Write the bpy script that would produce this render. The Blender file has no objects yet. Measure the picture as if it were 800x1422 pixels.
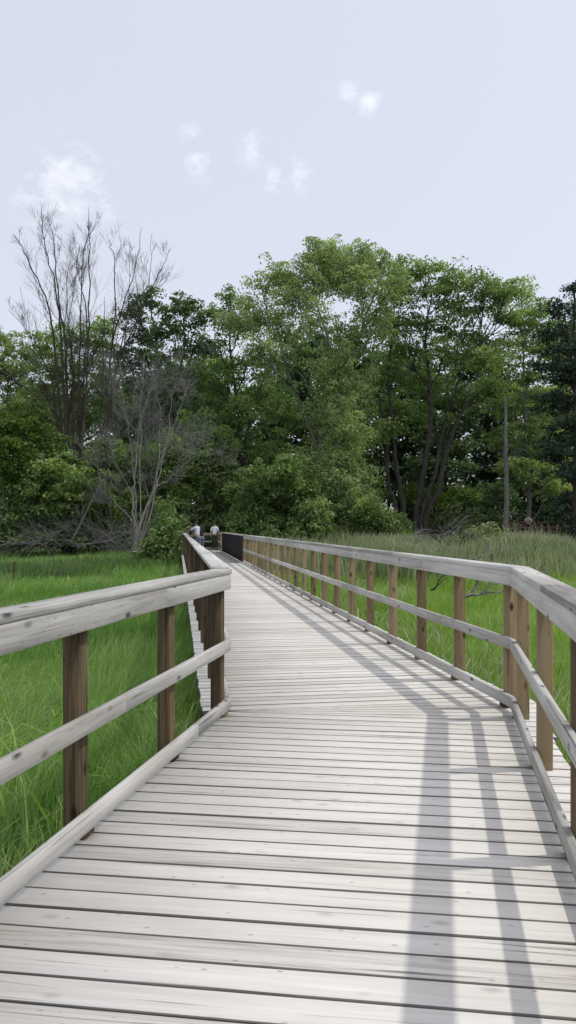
import bpy, math, random
import numpy as np
from mathutils import Vector, Quaternion
random.seed(7)
RNG = np.random.default_rng(11)
sc = bpy.context.scene
COL = sc.collection
R = math.radians
F, H, HY = 1024.0, 1.5, 732.0          # focal length in photo pixels, eye height, horizon row
GZ = -0.85                              # marsh level below the deck

def P(x, y, Y):                         # a point of the place from its row, column and distance
    return np.array([(x - 400) / F * Y, Y, H - (y - HY) / F * Y])

# ---------------------------------------------------------------- materials
def mat(name):
    m = bpy.data.materials.new(name); m.use_nodes = True
    nt = m.node_tree
    for n in list(nt.nodes): nt.nodes.remove(n)
    out = nt.nodes.new('ShaderNodeOutputMaterial')
    return m, nt, out
def N(nt, t, **kw):
    n = nt.nodes.new(t)
    for k, v in kw.items():
        if k in n.inputs: n.inputs[k].default_value = v
        else: setattr(n, k, v)
    return n
def math_(nt, op, a, b=None, clamp=False):
    n = nt.nodes.new('ShaderNodeMath'); n.operation = op; n.use_clamp = clamp
    for i, v in enumerate((a, b)):
        if v is None: continue
        if isinstance(v, (int, float)): n.inputs[i].default_value = v
        else: nt.links.new(v, n.inputs[i])
    return n.outputs[0]
def ramp(nt, fac, stops):
    n = nt.nodes.new('ShaderNodeValToRGB')
    e = n.color_ramp.elements
    while len(e) < len(stops): e.new(0.5)
    for i, (p, c) in enumerate(stops):
        e[i].position = p; e[i].color = (*c, 1) if len(c) == 3 else c
    nt.links.new(fac, n.inputs[0]); return n.outputs[0]
def mixc(nt, fac, a, b, mode='MIX'):
    n = nt.nodes.new('ShaderNodeMix'); n.data_type = 'RGBA'; n.blend_type = mode
    for s, v in ((0, fac), (6, a), (7, b)):
        if isinstance(v, (int, float)): n.inputs[s].default_value = v
        elif isinstance(v, tuple): n.inputs[s].default_value = (*v, 1)
        else: nt.links.new(v, n.inputs[s])
    return n.outputs[2]

def wood(name, stops, vary=.25, knots=.5, rough=.85, stain=None, crack=.5, edge=0):
    """weathered timber: grain runs along the board through the 'wc' attribute, 'rnd' varies each board"""
    m, nt, out = mat(name); L = nt.links.new
    wc = N(nt, 'ShaderNodeAttribute', attribute_name='wc'); rn = N(nt, 'ShaderNodeAttribute', attribute_name='rnd')
    def mapped(sx, sy, sz):
        n = nt.nodes.new('ShaderNodeMapping'); n.inputs['Scale'].default_value = (sx, sy, sz)
        L(wc.outputs['Vector'], n.inputs['Vector']); return n.outputs[0]
    g1 = N(nt, 'ShaderNodeTexNoise', Scale=1, Detail=5, Roughness=.65, Distortion=.6); L(mapped(1.3, 38, 38), g1.inputs['Vector'])
    g2 = N(nt, 'ShaderNodeTexNoise', Scale=1, Detail=3, Roughness=.6, Distortion=.3); L(mapped(5, 150, 150), g2.inputs['Vector'])
    g3 = N(nt, 'ShaderNodeTexNoise', Scale=1, Detail=3, Roughness=.6); L(mapped(.9, 5, 5), g3.inputs['Vector'])
    f = math_(nt, 'ADD', math_(nt, 'MULTIPLY', g1.outputs[0], .55), math_(nt, 'MULTIPLY', g2.outputs[0], .12))
    f = math_(nt, 'ADD', f, math_(nt, 'MULTIPLY', g3.outputs[0], .33))
    f = math_(nt, 'ADD', f, math_(nt, 'MULTIPLY', math_(nt, 'SUBTRACT', rn.outputs['Fac'], .5), vary))
    c = ramp(nt, f, stops)
    # knots
    vo = N(nt, 'ShaderNodeTexVoronoi', Scale=1, Randomness=1); L(mapped(5.0, 11, 11), vo.inputs['Vector'])
    sx_ = nt.nodes.new('ShaderNodeSeparateColor'); L(vo.outputs['Color'], sx_.inputs[0])
    k = math_(nt, 'SUBTRACT', 1.25, math_(nt, 'MULTIPLY', vo.outputs['Distance'], 5.0), clamp=True)
    k = math_(nt, 'MULTIPLY', k, math_(nt, 'GREATER_THAN', sx_.outputs[0], .62))
    k = math_(nt, 'MULTIPLY', k, knots, clamp=True)
    c = mixc(nt, k, c, tuple(v * .38 for v in stops[0][1]))
    vs = N(nt, 'ShaderNodeTexVoronoi', Scale=1, Randomness=1); L(mapped(16, 40, 40), vs.inputs['Vector'])
    sy_ = nt.nodes.new('ShaderNodeSeparateColor'); L(vs.outputs['Color'], sy_.inputs[0])
    sp = math_(nt, 'MULTIPLY', math_(nt, 'GREATER_THAN', sy_.outputs[1], .90), math_(nt, 'SUBTRACT', 1, math_(nt, 'MULTIPLY', vs.outputs['Distance'], 4), clamp=True))
    c = mixc(nt, math_(nt, 'MULTIPLY', sp, .75), c, tuple(v * .3 for v in stops[0][1]))
    # drying cracks
    cr = N(nt, 'ShaderNodeTexNoise', Scale=1, Detail=2, Roughness=.5, Distortion=.8); L(mapped(.8, 36, 36), cr.inputs['Vector'])
    cf = math_(nt, 'MULTIPLY', math_(nt, 'SUBTRACT', cr.outputs[0], .635, clamp=True), 9 * crack, clamp=True)
    c = mixc(nt, cf, c, tuple(v * .3 for v in stops[0][1]))
    if stain:
        s = N(nt, 'ShaderNodeTexNoise', Scale=.9, Detail=4, Roughness=.6)
        geo = nt.nodes.new('ShaderNodeNewGeometry'); L(geo.outputs['Position'], s.inputs['Vector'])
        sf = math_(nt, 'MULTIPLY', math_(nt, 'SUBTRACT', s.outputs[0], .45, clamp=True), 2.5, clamp=True)
        c = mixc(nt, sf, c, mixc(nt, 1.0, c, stain, 'MULTIPLY'))
    if edge:      # sawn edges darkened: their dirt plus the shade of the gaps, as colour
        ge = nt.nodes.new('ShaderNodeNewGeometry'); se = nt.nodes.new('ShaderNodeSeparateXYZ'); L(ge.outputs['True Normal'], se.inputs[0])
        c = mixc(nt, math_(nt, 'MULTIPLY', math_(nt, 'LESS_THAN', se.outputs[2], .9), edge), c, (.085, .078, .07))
    b = N(nt, 'ShaderNodeBsdfPrincipled', Roughness=rough)
    b.inputs['Specular IOR Level'].default_value = .25
    L(c, b.inputs['Base Color'])
    bp = N(nt, 'ShaderNodeBump', Strength=.35, Distance=.004)
    hgt = math_(nt, 'SUBTRACT', f, math_(nt, 'ADD', cf, math_(nt, 'MULTIPLY', k, .3)))
    L(hgt, bp.inputs['Height']); L(bp.outputs[0], b.inputs['Normal'])
    L(b.outputs[0], out.inputs[0]); return m

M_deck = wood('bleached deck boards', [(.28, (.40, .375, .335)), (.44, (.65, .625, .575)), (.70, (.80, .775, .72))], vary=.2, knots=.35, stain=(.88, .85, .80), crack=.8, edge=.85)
M_rail = wood('weathered rail timber', [(.30, (.24, .232, .215)), (.48, (.46, .448, .42)), (.70, (.66, .645, .61))], vary=.25, knots=1.2, stain=(.80, .79, .76), crack=.7)
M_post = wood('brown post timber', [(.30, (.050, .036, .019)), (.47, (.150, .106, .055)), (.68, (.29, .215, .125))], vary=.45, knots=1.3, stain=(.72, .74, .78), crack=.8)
M_dark = wood('black stained boards', [(.25, (.003, .003, .005)), (.5, (.006, .005, .009)), (.78, (.012, .011, .016))], vary=.3, knots=.2)
M_brown = wood('reddish brown bridge timber', [(.25, (.13, .08, .06)), (.5, (.23, .145, .115)), (.78, (.34, .23, .185))], vary=.3, knots=.3)

def leafmat(name, dark, mid, light, trans=.42, rough=.55):
    m, nt, out = mat(name); L = nt.links.new
    a = N(nt, 'ShaderNodeAttribute', attribute_name='tone')
    c = ramp(nt, a.outputs['Fac'], [(0, dark), (.5, mid), (1, light)])
    d = N(nt, 'ShaderNodeBsdfPrincipled', Roughness=rough); d.inputs['Specular IOR Level'].default_value = .35
    L(c, d.inputs['Base Color'])
    t = nt.nodes.new('ShaderNodeBsdfTranslucent')
    L(mixc(nt, 1.0, c, (1.0, 1.25, .55), 'MULTIPLY'), t.inputs[0])
    x = N(nt, 'ShaderNodeMixShader'); x.inputs[0].default_value = trans
    L(d.outputs[0], x.inputs[1]); L(t.outputs[0], x.inputs[2]); L(x.outputs[0], out.inputs[0]); return m

LM = {
 'mid':   leafmat('mid green leaves',   (0.128, 0.192, 0.071), (0.244, 0.337, 0.126), (0.437, 0.532, 0.204)),
 'willow':leafmat('soft green leaves',  (0.172, 0.236, 0.102), (0.310, 0.386, 0.176), (0.503, 0.569, 0.272)),
 'maple': leafmat('layered leaves',     (0.121, 0.182, 0.075), (0.244, 0.329, 0.128), (0.454, 0.528, 0.203)),
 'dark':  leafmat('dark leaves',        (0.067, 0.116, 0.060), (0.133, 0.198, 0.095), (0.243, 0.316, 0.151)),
 'pine':  leafmat('dark needles',       (0.036, 0.062, 0.040), (0.059, 0.097, 0.060), (0.101, 0.146, 0.087), .15),
 'bright':leafmat('yellow green leaves',(.070, .115, .020), (.120, .185, .032), (.185, .260, .050)),
 'olive': leafmat('olive shrub leaves', (0.179, 0.211, 0.101), (0.283, 0.322, 0.156), (0.420, 0.452, 0.232)),
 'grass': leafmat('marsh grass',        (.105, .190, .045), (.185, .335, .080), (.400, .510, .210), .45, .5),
 'lush':  leafmat('lush marsh grass',  (.165, .255, .045), (.290, .430, .090), (.460, .570, .200), .45, .5),  # yellower, lighter grass colour
 'reed':  leafmat('grey green reeds',   (.150, .185, .095), (.255, .300, .165), (.480, .475, .350), .3, .6),
}
def bark(name, a, b, scale=3, patch=None):
    m, nt, out = mat(name); L = nt.links.new
    tc = nt.nodes.new('ShaderNodeNewGeometry')
    mp = nt.nodes.new('ShaderNodeMapping'); mp.inputs['Scale'].default_value = (scale * 3, scale * 3, scale * .6); L(tc.outputs['Position'], mp.inputs['Vector'])
    n = N(nt, 'ShaderNodeTexNoise', Scale=1, Detail=5, Roughness=.7); L(mp.outputs[0], n.inputs['Vector'])
    c = ramp(nt, n.outputs[0], [(.35, a), (.65, b)])
    d = N(nt, 'ShaderNodeBsdfPrincipled', Roughness=.95); L(c, d.inputs['Base Color'])
    bp = N(nt, 'ShaderNodeBump', Strength=.6, Distance=.03); L(n.outputs[0], bp.inputs['Height']); L(bp.outputs[0], d.inputs['Normal'])
    L(d.outputs[0], out.inputs[0]); return m
BK = {
 'dark': bark('dark bark', (.030, .026, .022), (.085, .075, .064)),
 'grey': bark('grey bark', (.11, .104, .095), (.235, .222, .205)),
 'dead': bark('dead grey wood', (.15, .145, .14), (.32, .31, .30)),
 'deadbrown': bark('dead brown wood', (.035, .028, .024), (.100, .084, .072)),
 'pale': bark('pale bare wood', (.22, .20, .175), (.44, .42, .38)),
}
def plain(name, col, rough=.8, bump=0):
    m, nt, out = mat(name); L = nt.links.new
    g = nt.nodes.new('ShaderNodeNewGeometry')
    n = N(nt, 'ShaderNodeTexNoise', Scale=14, Detail=4, Roughness=.6); L(g.outputs['Position'], n.inputs['Vector'])
    c = ramp(nt, n.outputs[0], [(.3, tuple(v * .8 for v in col)), (.7, tuple(min(1, v * 1.15) for v in col))])
    d = N(nt, 'ShaderNodeBsdfPrincipled', Roughness=rough); L(c, d.inputs['Base Color']); L(d.outputs[0], out.inputs[0]); return m
M_skin = plain('skin', (.42, .26, .19), .6); M_hair = plain('dark hair', (.02, .016, .014), .6)
M_white = plain('pale shirt cloth', (.72, .73, .80)); M_grey = plain('light grey shirt cloth', (.64, .66, .74))
M_black = plain('black cloth', (.018, .018, .022)); M_denim = plain('grey blue cloth', (.14, .17, .24)); M_rose = plain('pale top cloth', (.45, .38, .36))
M_shoe = plain('dark shoes', (.03, .03, .03))

# ---------------------------------------------------------------- mesh helpers
def tagobj(o, label=None, cat=None, group=None, kind=None):
    for k, v in (('label', label), ('category', cat), ('group', group), ('kind', kind)):
        if v: o[k] = v
    return o
def link(o, parent=None):
    COL.objects.link(o)
    if parent is not None:
        o.parent = parent
        if parent.get('category') != 'person': o.matrix_parent_inverse = parent.matrix_basis.inverted()
    return o
def empty(name, loc, label, cat, group=None):
    o = bpy.data.objects.new(name, None); o.location = tuple(float(v) for v in loc); o.empty_display_size = .3
    COL.objects.link(o); return tagobj(o, label, cat, group)

class MB:
    """collects polygons as numpy blocks; every block carries point attributes"""
    def __init__(s): s.v = []; s.f = []; s.n = 0; s.tone = []; s.wc = []; s.rnd = []
    def add(s, v, faces, wc=None, rnd=0., tone=0.):
        v = np.asarray(v, float); s.v.append(v)
        for fa in faces: s.f.append(np.asarray(fa, int) + s.n)
        s.n += len(v)
        s.wc.append(np.asarray(wc, float) if wc is not None else v.copy())
        s.rnd.append(np.full(len(v), rnd, float))
        s.tone.append(np.broadcast_to(np.asarray(tone, float), (len(v),)))
    def build(s, name, m, parent=None, smooth=False, attrs=('wc', 'rnd')):
        me = bpy.data.meshes.new(name)
        V = np.concatenate(s.v).astype(np.float32)
        blocks = [b if b.ndim == 2 else b[None, :] for b in s.f]
        loops = np.concatenate([b.ravel() for b in blocks]).astype(np.int32)
        sizes = np.concatenate([np.full(len(b), b.shape[1]) for b in blocks]).astype(np.int32)
        starts = np.concatenate([[0], np.cumsum(sizes)[:-1]]).astype(np.int32)
        me.vertices.add(len(V)); me.vertices.foreach_set('co', V.ravel())
        me.loops.add(len(loops)); me.loops.foreach_set('vertex_index', loops)
        me.polygons.add(len(sizes)); me.polygons.foreach_set('loop_start', starts); me.polygons.foreach_set('loop_total', sizes)
        if smooth: me.polygons.foreach_set('use_smooth', np.ones(len(sizes), bool))
        if 'wc' in attrs:
            a = me.attributes.new('wc', 'FLOAT_VECTOR', 'POINT'); a.data.foreach_set('vector', np.concatenate(s.wc).astype(np.float32).ravel())
        if 'rnd' in attrs:
            a = me.attributes.new('rnd', 'FLOAT', 'POINT'); a.data.foreach_set('value', np.concatenate(s.rnd).astype(np.float32))
        if 'tone' in attrs:
            a = me.attributes.new('tone', 'FLOAT', 'POINT'); a.data.foreach_set('value', np.concatenate(s.tone).astype(np.float32))
        me.update(calc_edges=True)
        me.materials.append(m)
        return link(bpy.data.objects.new(name, me), parent)

def board(mb, a, b, w, t, side=None, bev=.004, rnd=None, ca=None, cb=None):
    """a timber from a to b: w across 'side', t across the third axis; centred; ca/cb shift the end faces along by a slope times the side coordinate (mitres)"""
    a = np.array(a, float); b = np.array(b, float); d = b - a; ln = np.linalg.norm(d); d /= ln
    if side is None: side = np.cross(d, [0, 0, 1.])
    side = np.array(side, float); side -= d * side.dot(d); side /= np.linalg.norm(side)
    up = np.cross(side, d); up /= np.linalg.norm(up)
    if up[2] < 0: up = -up
    x, y = w / 2, t / 2; e = min(bev, x * .4, y * .4)
    sec = [(-x + e, -y), (x - e, -y), (x, -y + e), (x, y - e), (x - e, y), (-x + e, y), (-x, y - e), (-x, -y + e)]
    rnd = random.random() if rnd is None else rnd
    off = np.array([rnd * 37.1, rnd * 91.7 % 13, rnd * 53.3 % 17])
    V = []; W = []
    for k, (o, s0, cc) in enumerate(((a, 0, ca), (b, ln, cb))):
        for p, q in sec:
            sh = (cc or 0) * p
            V.append(o + side * p + up * q + d * sh); W.append(off + [s0 + sh, p, q])
    faces = [np.array([[i, (i + 1) % 8, 8 + (i + 1) % 8, 8 + i] for i in range(8)]), np.array([list(range(7, -1, -1))]), np.array([list(range(8, 16))])]
    mb.add(V, faces, wc=W, rnd=rnd)

def tube(mb, pts, rad, sides=6, tone=0.):
    pts = np.asarray(pts, float); n = len(pts); rad = np.asarray(rad, float)
    t = np.gradient(pts, axis=0); t /= np.linalg.norm(t, axis=1)[:, None] + 1e-9
    ref = np.array([.31, .95, .05]); u = np.cross(t, ref); u /= np.linalg.norm(u, axis=1)[:, None] + 1e-9
    w = np.cross(t, u); ang = np.arange(sides) / sides * 2 * np.pi
    V = pts[:, None] + rad[:, None, None] * (np.cos(ang)[None, :, None] * u[:, None] + np.sin(ang)[None, :, None] * w[:, None])
    i = np.arange(n - 1)[:, None] * sides; j = np.arange(sides)[None]; j2 = (j + 1) % sides
    fa = np.stack([i + j, i + j2, i + sides + j2, i + sides + j], -1).reshape(-1, 4)
    mb.add(V.reshape(-1, 3), [fa], tone=tone)

def smoothline(ctrl, n, jit=0., rng=RNG):
    ctrl = np.asarray(ctrl, float); s = np.linspace(0, len(ctrl) - 1, n)
    k = np.clip(s.astype(int), 0, len(ctrl) - 2); f = (s - k)[:, None]
    pm = ctrl[np.clip(k - 1, 0, None)]; p0 = ctrl[k]; p1 = ctrl[k + 1]; p2 = ctrl[np.clip(k + 2, None, len(ctrl) - 1)]
    out = .5 * (2 * p0 + (p1 - pm) * f + (2 * pm - 5 * p0 + 4 * p1 - p2) * f ** 2 + (3 * p0 - pm - 3 * p1 + p2) * f ** 3)
    if jit: out[1:-1] += rng.normal(0, jit, out[1:-1].shape)
    return out

# ---------------------------------------------------------------- plan of the boardwalk
# inner faces of the kerbs: near walk leans right, far walk leans left
def nl(Y): return -1.692 + .2074 * Y
def nr(Y): return .546 + .210 * Y
def fl(Y): return .43 - .1496 * Y
def fr(Y): return 2.69 - .1490 * Y
YT = 5.97

def deck_boards(mb):
    def one(a, b, w=.136, zz=0):
        z = -.019 + random.uniform(-.0012, .0012) + zz
        board(mb, (a[0], a[1], z + random.uniform(-.001, .001)), (b[0], b[1], z + random.uniform(-.001, .001)), w, .038, bev=.005)
    # near walk: lines Y = q - .13 X
    s = .13; q = 5.93 - .071
    while q > -2.2:
        xl = (-1.77 + .2074 * q) / (1 + .2074 * s); xr = (.765 + .2157 * q) / (1 + .2157 * s)
        e1, e2 = random.uniform(-.012, .012), random.uniform(-.012, .012)
        xl += e1; xr += e2
        j = random.uniform(-.0015, .0015)
        one((xl, q - s * xl + j), (xr, q - s * xr - j), .1355 + random.uniform(-.002, .001)); q -= .1428
    # tapering boards in the bend
    nW = 5
    def lineA(x): return 5.93 - .13 * x
    def lineB(x): return 6.12 + .1475 * x
    xl, xr = -.66, 2.12
    for i in range(nW):
        t0, t1 = i / nW, (i + 1) / nW; g = .005
        V = []; W = []; rnd = random.random()
        for z in (-.038, -.0005):
            for x, t, sg in ((xl, t0, 1), (xr, t0, 1), (xr, t1, -1), (xl, t1, -1)):
                yy = lineA(x) * (1 - t) + lineB(x) * t + sg * g
                V.append((x, yy, z)); W.append((x + rnd * 30, yy - lineA(x), z + rnd * 7))
        mb.add(V, [np.array([[4, 5, 6, 7], [3, 2, 1, 0], [0, 1, 5, 4], [1, 2, 6, 5], [2, 3, 7, 6], [3, 0, 4, 7]])], wc=W, rnd=rnd)
    # far walk: lines Y = q + .1475 X
    s = .1475; q = 6.12 + .072
    while q < 51.4:
        xl = (.20 - .1496 * q) / (1 + .1496 * s); xr = (3.0 - .1496 * q) / (1 + .1496 * s)
        xl += random.uniform(-.006, .006); xr += random.uniform(-.006, .006)
        if q > 46: xl -= 3.0
        one((xl, q + s * xl), (xr, q + s * xr), .1355 + random.uniform(-.002, .001)); q += .1437 if q < 46 else .1437
mb = MB(); deck_boards(mb); deck = mb.build('boardwalk', M_deck); tagobj(deck, kind='structure')

# joists, beams and piles that carry it
mb = MB()
for f0, y0, y1 in ((lambda Y: nl(Y) + .12, -2.2, 5.9), (lambda Y: (nl(Y) + nr(Y)) / 2, -2.2, 5.9), (lambda Y: nr(Y) + .10, -2.2, 5.7),
                   (lambda Y: fl(Y) - .10, 6.1, 51.), (lambda Y: (fl(Y) + fr(Y)) / 2, 6.1, 51.), (lambda Y: fr(Y) + .10, 6.3, 51.)):
    board(mb, (f0(y0), y0, -.135), (f0(y1), y1, -.135), .05, .19)
y = -1.5
while y < 51:
    l, r = (nl(y), nr(y)) if y < 6 else (fl(y), fr(y))
    board(mb, (l - .04, y, -.33), (r + .04, y, -.33), .14, .19)
    for x in (l + .1, r - .1): board(mb, (x, y, -.425), (x, y, -1.6), .16, .16, side=(1, 0, 0))
    y += 2.4
beams = mb.build('boardwalk_frame', M_brown); tagobj(beams, kind='structure')

# ---------------------------------------------------------------- fences
ZK0, ZK1, ZM0, ZM1, ZF0, ZF1 = .036, .125, .505, .594, 1.012, 1.132
CAPT = .038
def fence(name, label, A, B, out, posts, group='timber railings along the boardwalk', seams=None, capext=(0, 0), ends=(None, None), zs=1.0, blocks=True, post_foot=-1.5, capoff=-.022, capw=.165, dz=0., post_shade=(.4, 1.)):
    """A,B: plan ends of the inner face line; out: +1 when the posts stand to the right of A->B, else -1; posts: distances along"""
    A = np.array(A, float); B = np.array(B, float); d = B - A; ln = np.hypot(*d); d /= ln
    n = np.array([d[1], -d[0]]) * out
    root = empty(name, (*A, 0), label, 'railing', group)
    def pt(s, o, z): q = A + d * s + n * o; return (q[0], q[1], z * zs)
    def run(part, off, thick, z0, z1, joints, lay=False, e0=0, e1=0):
        mb = MB(); js = [-e0] + [j for j in joints if -e0 < j < ln + e1] + [ln + e1]
        for i in range(len(js) - 1):
            g0 = .0015 if i else 0; g1 = .0015 if i < len(js) - 2 else 0
            zj = random.uniform(-.0015, .0015); oj = random.uniform(-.001, .001)
            c0 = ends[0] if i == 0 else None; c1 = ends[1] if i == len(js) - 2 else None
            board(mb, pt(js[i] + g0, off + thick / 2 + oj, (z0 + z1) / 2 + zj), pt(js[i + 1] - g1, off + thick / 2 + oj, (z0 + z1) / 2 + zj), thick, (z1 - z0) * zs,
                  side=(n[0], n[1], 0), bev=.003, ca=c0, cb=c1)
        return mb.build(part, M_rail, root)
    seams = seams or [k * 4.6 + 2.2 for k in range(12)]
    run('kerb_rail', 0, .038, ZK0, ZK1, [s + .6 for s in seams])
    run('middle_rail', 0, .038, ZM0, ZM1, [s - .6 for s in seams])
    run('fascia_rail', 0, .038, ZF0 + dz, ZF1 - .001 + dz, seams)
    run('top_rail', capoff, capw, ZF1 + .001 + dz, ZF1 + .039 + dz, [s + 1.1 for s in seams], e0=capext[0], e1=capext[1])
    for s in posts:
        mb = MB(); j = random.uniform(-.004, .004)
        board(mb, pt(s, .0395 + .0445, post_foot / zs), (pt(s, .0395 + .0445, ZF1 - .003 + dz)[0] + j, pt(s, .0395 + .0445, 0)[1], (ZF1 - .003 + dz) * zs), .089, .089, side=(n[0], n[1], 0), bev=.005, rnd=random.uniform(*post_shade))  # tone range carries the lighting difference between left and right posts
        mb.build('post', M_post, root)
        if blocks:
            mb = MB(); board(mb, pt(s - .05, .026, .0175), pt(s + .05, .026, .0175), .026, .035, side=(n[0], n[1], 0)); mb.build('spacer_block', M_post, root)
    return root

# near left: from behind the camera to the bend
A = (nl(-2.0), -2.0); B = (nl(5.94), 5.94); k = math.hypot(1, .2074)
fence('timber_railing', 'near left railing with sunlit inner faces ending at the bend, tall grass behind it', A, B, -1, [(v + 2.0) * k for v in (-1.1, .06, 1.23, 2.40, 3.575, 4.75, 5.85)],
      seams=[.7, 3.2, 4.1 + 2.6, 11], capext=(0, .01), capoff=-.004, capw=.15, dz=-.008, post_shade=(.12, .34))  # same timber, posts toned darker to stand for their shaded fronts
# near right
A = (nr(-2.0), -2.0); B = (nr(YT), YT); k = math.hypot(1, .2157); mit = math.tan(math.atan(.2157) / 2 + math.atan(.1496) / 2)
fence('timber_railing', 'near right railing running from the bend to the bottom right corner of the view', A, B, 1,
      [(v + 2.0) * k for v in (-1.6, -.4, .85, 2.10, 3.35, 4.60, 5.80)], seams=[1.7, 5.1, 9], ends=(None, -mit), capoff=-.008, capw=.148, capext=(0, -.001), dz=.012)
# far right
k = math.hypot(1, .1496); A = (fr(YT), YT); B = (fr(30.6), 30.6)
ps = [(v - YT) * k for v in [6.15] + list(np.arange(7.26, 30.6, 1.122))]
fence('timber_railing', 'long right railing with many brown posts running from the bend towards the trees', A, B, 1, ps, ends=(mit, None), capoff=-.008, capw=.148, dz=.012)
# dark panelled stretch
A = (fr(30.62), 30.62); B = (fr(44.8), 44.8)
root = fence('timber_railing', 'stretch of right railing closed by black upright boards at the far end', A, B, 1, [v * k for v in np.arange(.1, 14.1, 1.26)], dz=.012)
mb = MB(); dv = np.array([-.1496, 1.]) / k; nv = np.array([dv[1], -dv[0]])
for s in np.arange(.08, 14.2, .19):
    q = np.array(A) + dv * s - nv * .014
    board(mb, (q[0], q[1], .06), (q[0], q[1], 1.128), .187, .018, side=(dv[0], dv[1], 0), bev=.002)
mb.build('dark_panel', M_dark, root)
fence('timber_railing', 'short end of the right railing just beyond the black boards', (fr(44.85), 44.85), (fr(50.6), 50.6), 1, [.1, 1.3, 2.5, 3.7, 4.9, 5.7])
# far left
k = math.hypot(1, .1496); A = (fl(6.16), 6.16); B = (fl(44.2), 44.2)
fence('timber_railing', 'far left railing of close brown posts seen end on beyond the near left rail', A, B, -1, [(v - 6.16) * k for v in np.arange(6.235, 44.2, 1.13)], capoff=.0, capw=.15, post_shade=(0, .35))  # shade on these posts is put into their darker timber tone
# railing across the end of the walk
fence('timber_railing', 'railing across the far end of the walk behind the standing people', (fr(50.65) - 4.6, 50.65 - .68), (fr(50.65) - .02, 50.65), -1, [.2, 1.3, 2.4, 3.5, 4.6], zs=.93, blocks=False)

# ---------------------------------------------------------------- ground
def ground():
    m, nt, out = mat('marsh soil'); L = nt.links.new
    g = nt.nodes.new('ShaderNodeNewGeometry')
    n = N(nt, 'ShaderNodeTexNoise', Scale=.35, Detail=8, Roughness=.65); L(g.outputs['Position'], n.inputs['Vector'])
    n2 = N(nt, 'ShaderNodeTexNoise', Scale=9, Detail=6, Roughness=.7); L(g.outputs['Position'], n2.inputs['Vector'])
    c = ramp(nt, n.outputs[0], [(.35, (.030, .042, .016)), (.65, (.055, .085, .026))])
    c = mixc(nt, math_(nt, 'MULTIPLY', n2.outputs[0], .7), c, (.035, .028, .018))
    d = N(nt, 'ShaderNodeBsdfPrincipled', Roughness=.95); L(c, d.inputs['Base Color'])
    bp = N(nt, 'ShaderNodeBump', Strength=.8, Distance=.08); L(n2.outputs[0], bp.inputs['Height']); L(bp.outputs[0], d.inputs['Normal'])
    L(d.outputs[0], out.inputs[0])
    xs = np.concatenate([[-900, -500, -250], np.linspace(-120, 120, 61), [250, 500, 900]])
    ys = np.concatenate([[-600, -250, -80], np.linspace(-20, 140, 54), [250, 500, 1200]])
    X, Y = np.meshgrid(xs, ys)
    Z = GZ + .10 * np.sin(X * .31 + 1) * np.cos(Y * .23) + .07 * np.sin(X * .8 + Y * .6)
    Z += np.clip((Y - 56) / 25, 0, 1) * 1.2          # dry bank under the wood
    V = np.stack([X, Y, Z], -1).reshape(-1, 3); nx = len(xs)
    i = (np.arange(len(ys) - 1)[:, None] * nx + np.arange(nx - 1)[None]).ravel()
    mb = MB(); mb.add(V, [np.stack([i, i + 1, i + nx + 1, i + nx], -1)])
    o = mb.build('ground', m, smooth=True, attrs=()); tagobj(o, kind='structure')
ground()
def gz(x, y): return GZ + .10 * np.sin(x * .31 + 1) * np.cos(y * .23) + .07 * np.sin(x * .8 + y * .6) + np.clip((y - 56) / 25, 0, 1) * 1.2

# ---------------------------------------------------------------- grass
def pnoise(x, y, s, seed):
    r = np.random.default_rng(seed); v = np.zeros_like(x)
    for k in range(6):
        a = r.uniform(0, 6.28); f = s * r.uniform(.6, 1.9); v += np.sin((x * np.cos(a) + y * np.sin(a)) * f + r.uniform(0, 6.28))
    return v / 6 * 1.6
def blades(x, y, h, w, lean, leandir, tone, z0, rng):
    n = len(x); a = rng.uniform(0, 2 * np.pi, n)
    sx, sy = np.cos(a) * w / 2, np.sin(a) * w / 2
    lx, ly = np.cos(leandir) * lean * h, np.sin(leandir) * lean * h
    V = np.zeros((n, 7, 3)); lv = ((0, 0, 1.), (.4, .12, .95), (.75, .45, .62))
    for k, (t, b, ww) in enumerate(lv):
        for s, sg in ((0, -1), (1, 1)):
            V[:, 2 * k + s, 0] = x + sg * sx * ww + lx * b; V[:, 2 * k + s, 1] = y + sg * sy * ww + ly * b
            V[:, 2 * k + s, 2] = z0 + h * t
    droop = np.clip(lean - .35, 0, 1) * h * .5
    V[:, 6, 0] = x + lx; V[:, 6, 1] = y + ly; V[:, 6, 2] = z0 + h * .97 - droop
    i = np.arange(n)[:, None] * 7
    q = np.concatenate([i + np.array([[0, 1, 3, 2]]), i + np.array([[2, 3, 5, 4]])])
    t = i + np.array([[4, 5, 6]])
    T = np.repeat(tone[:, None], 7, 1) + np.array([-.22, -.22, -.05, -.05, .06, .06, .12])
    return V.reshape(-1, 3), [q, t], np.clip(T, 0, 1).reshape(-1)
def left_ok(x, y): return np.where(y < 6.1, x < -1.87 + .2074 * y, x < .16 - .1496 * y) & (x < -.35)
def right_ok(x, y): return np.where(y < 6.1, x > .80 + .2157 * y, x > 3.06 - .1496 * y)
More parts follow.
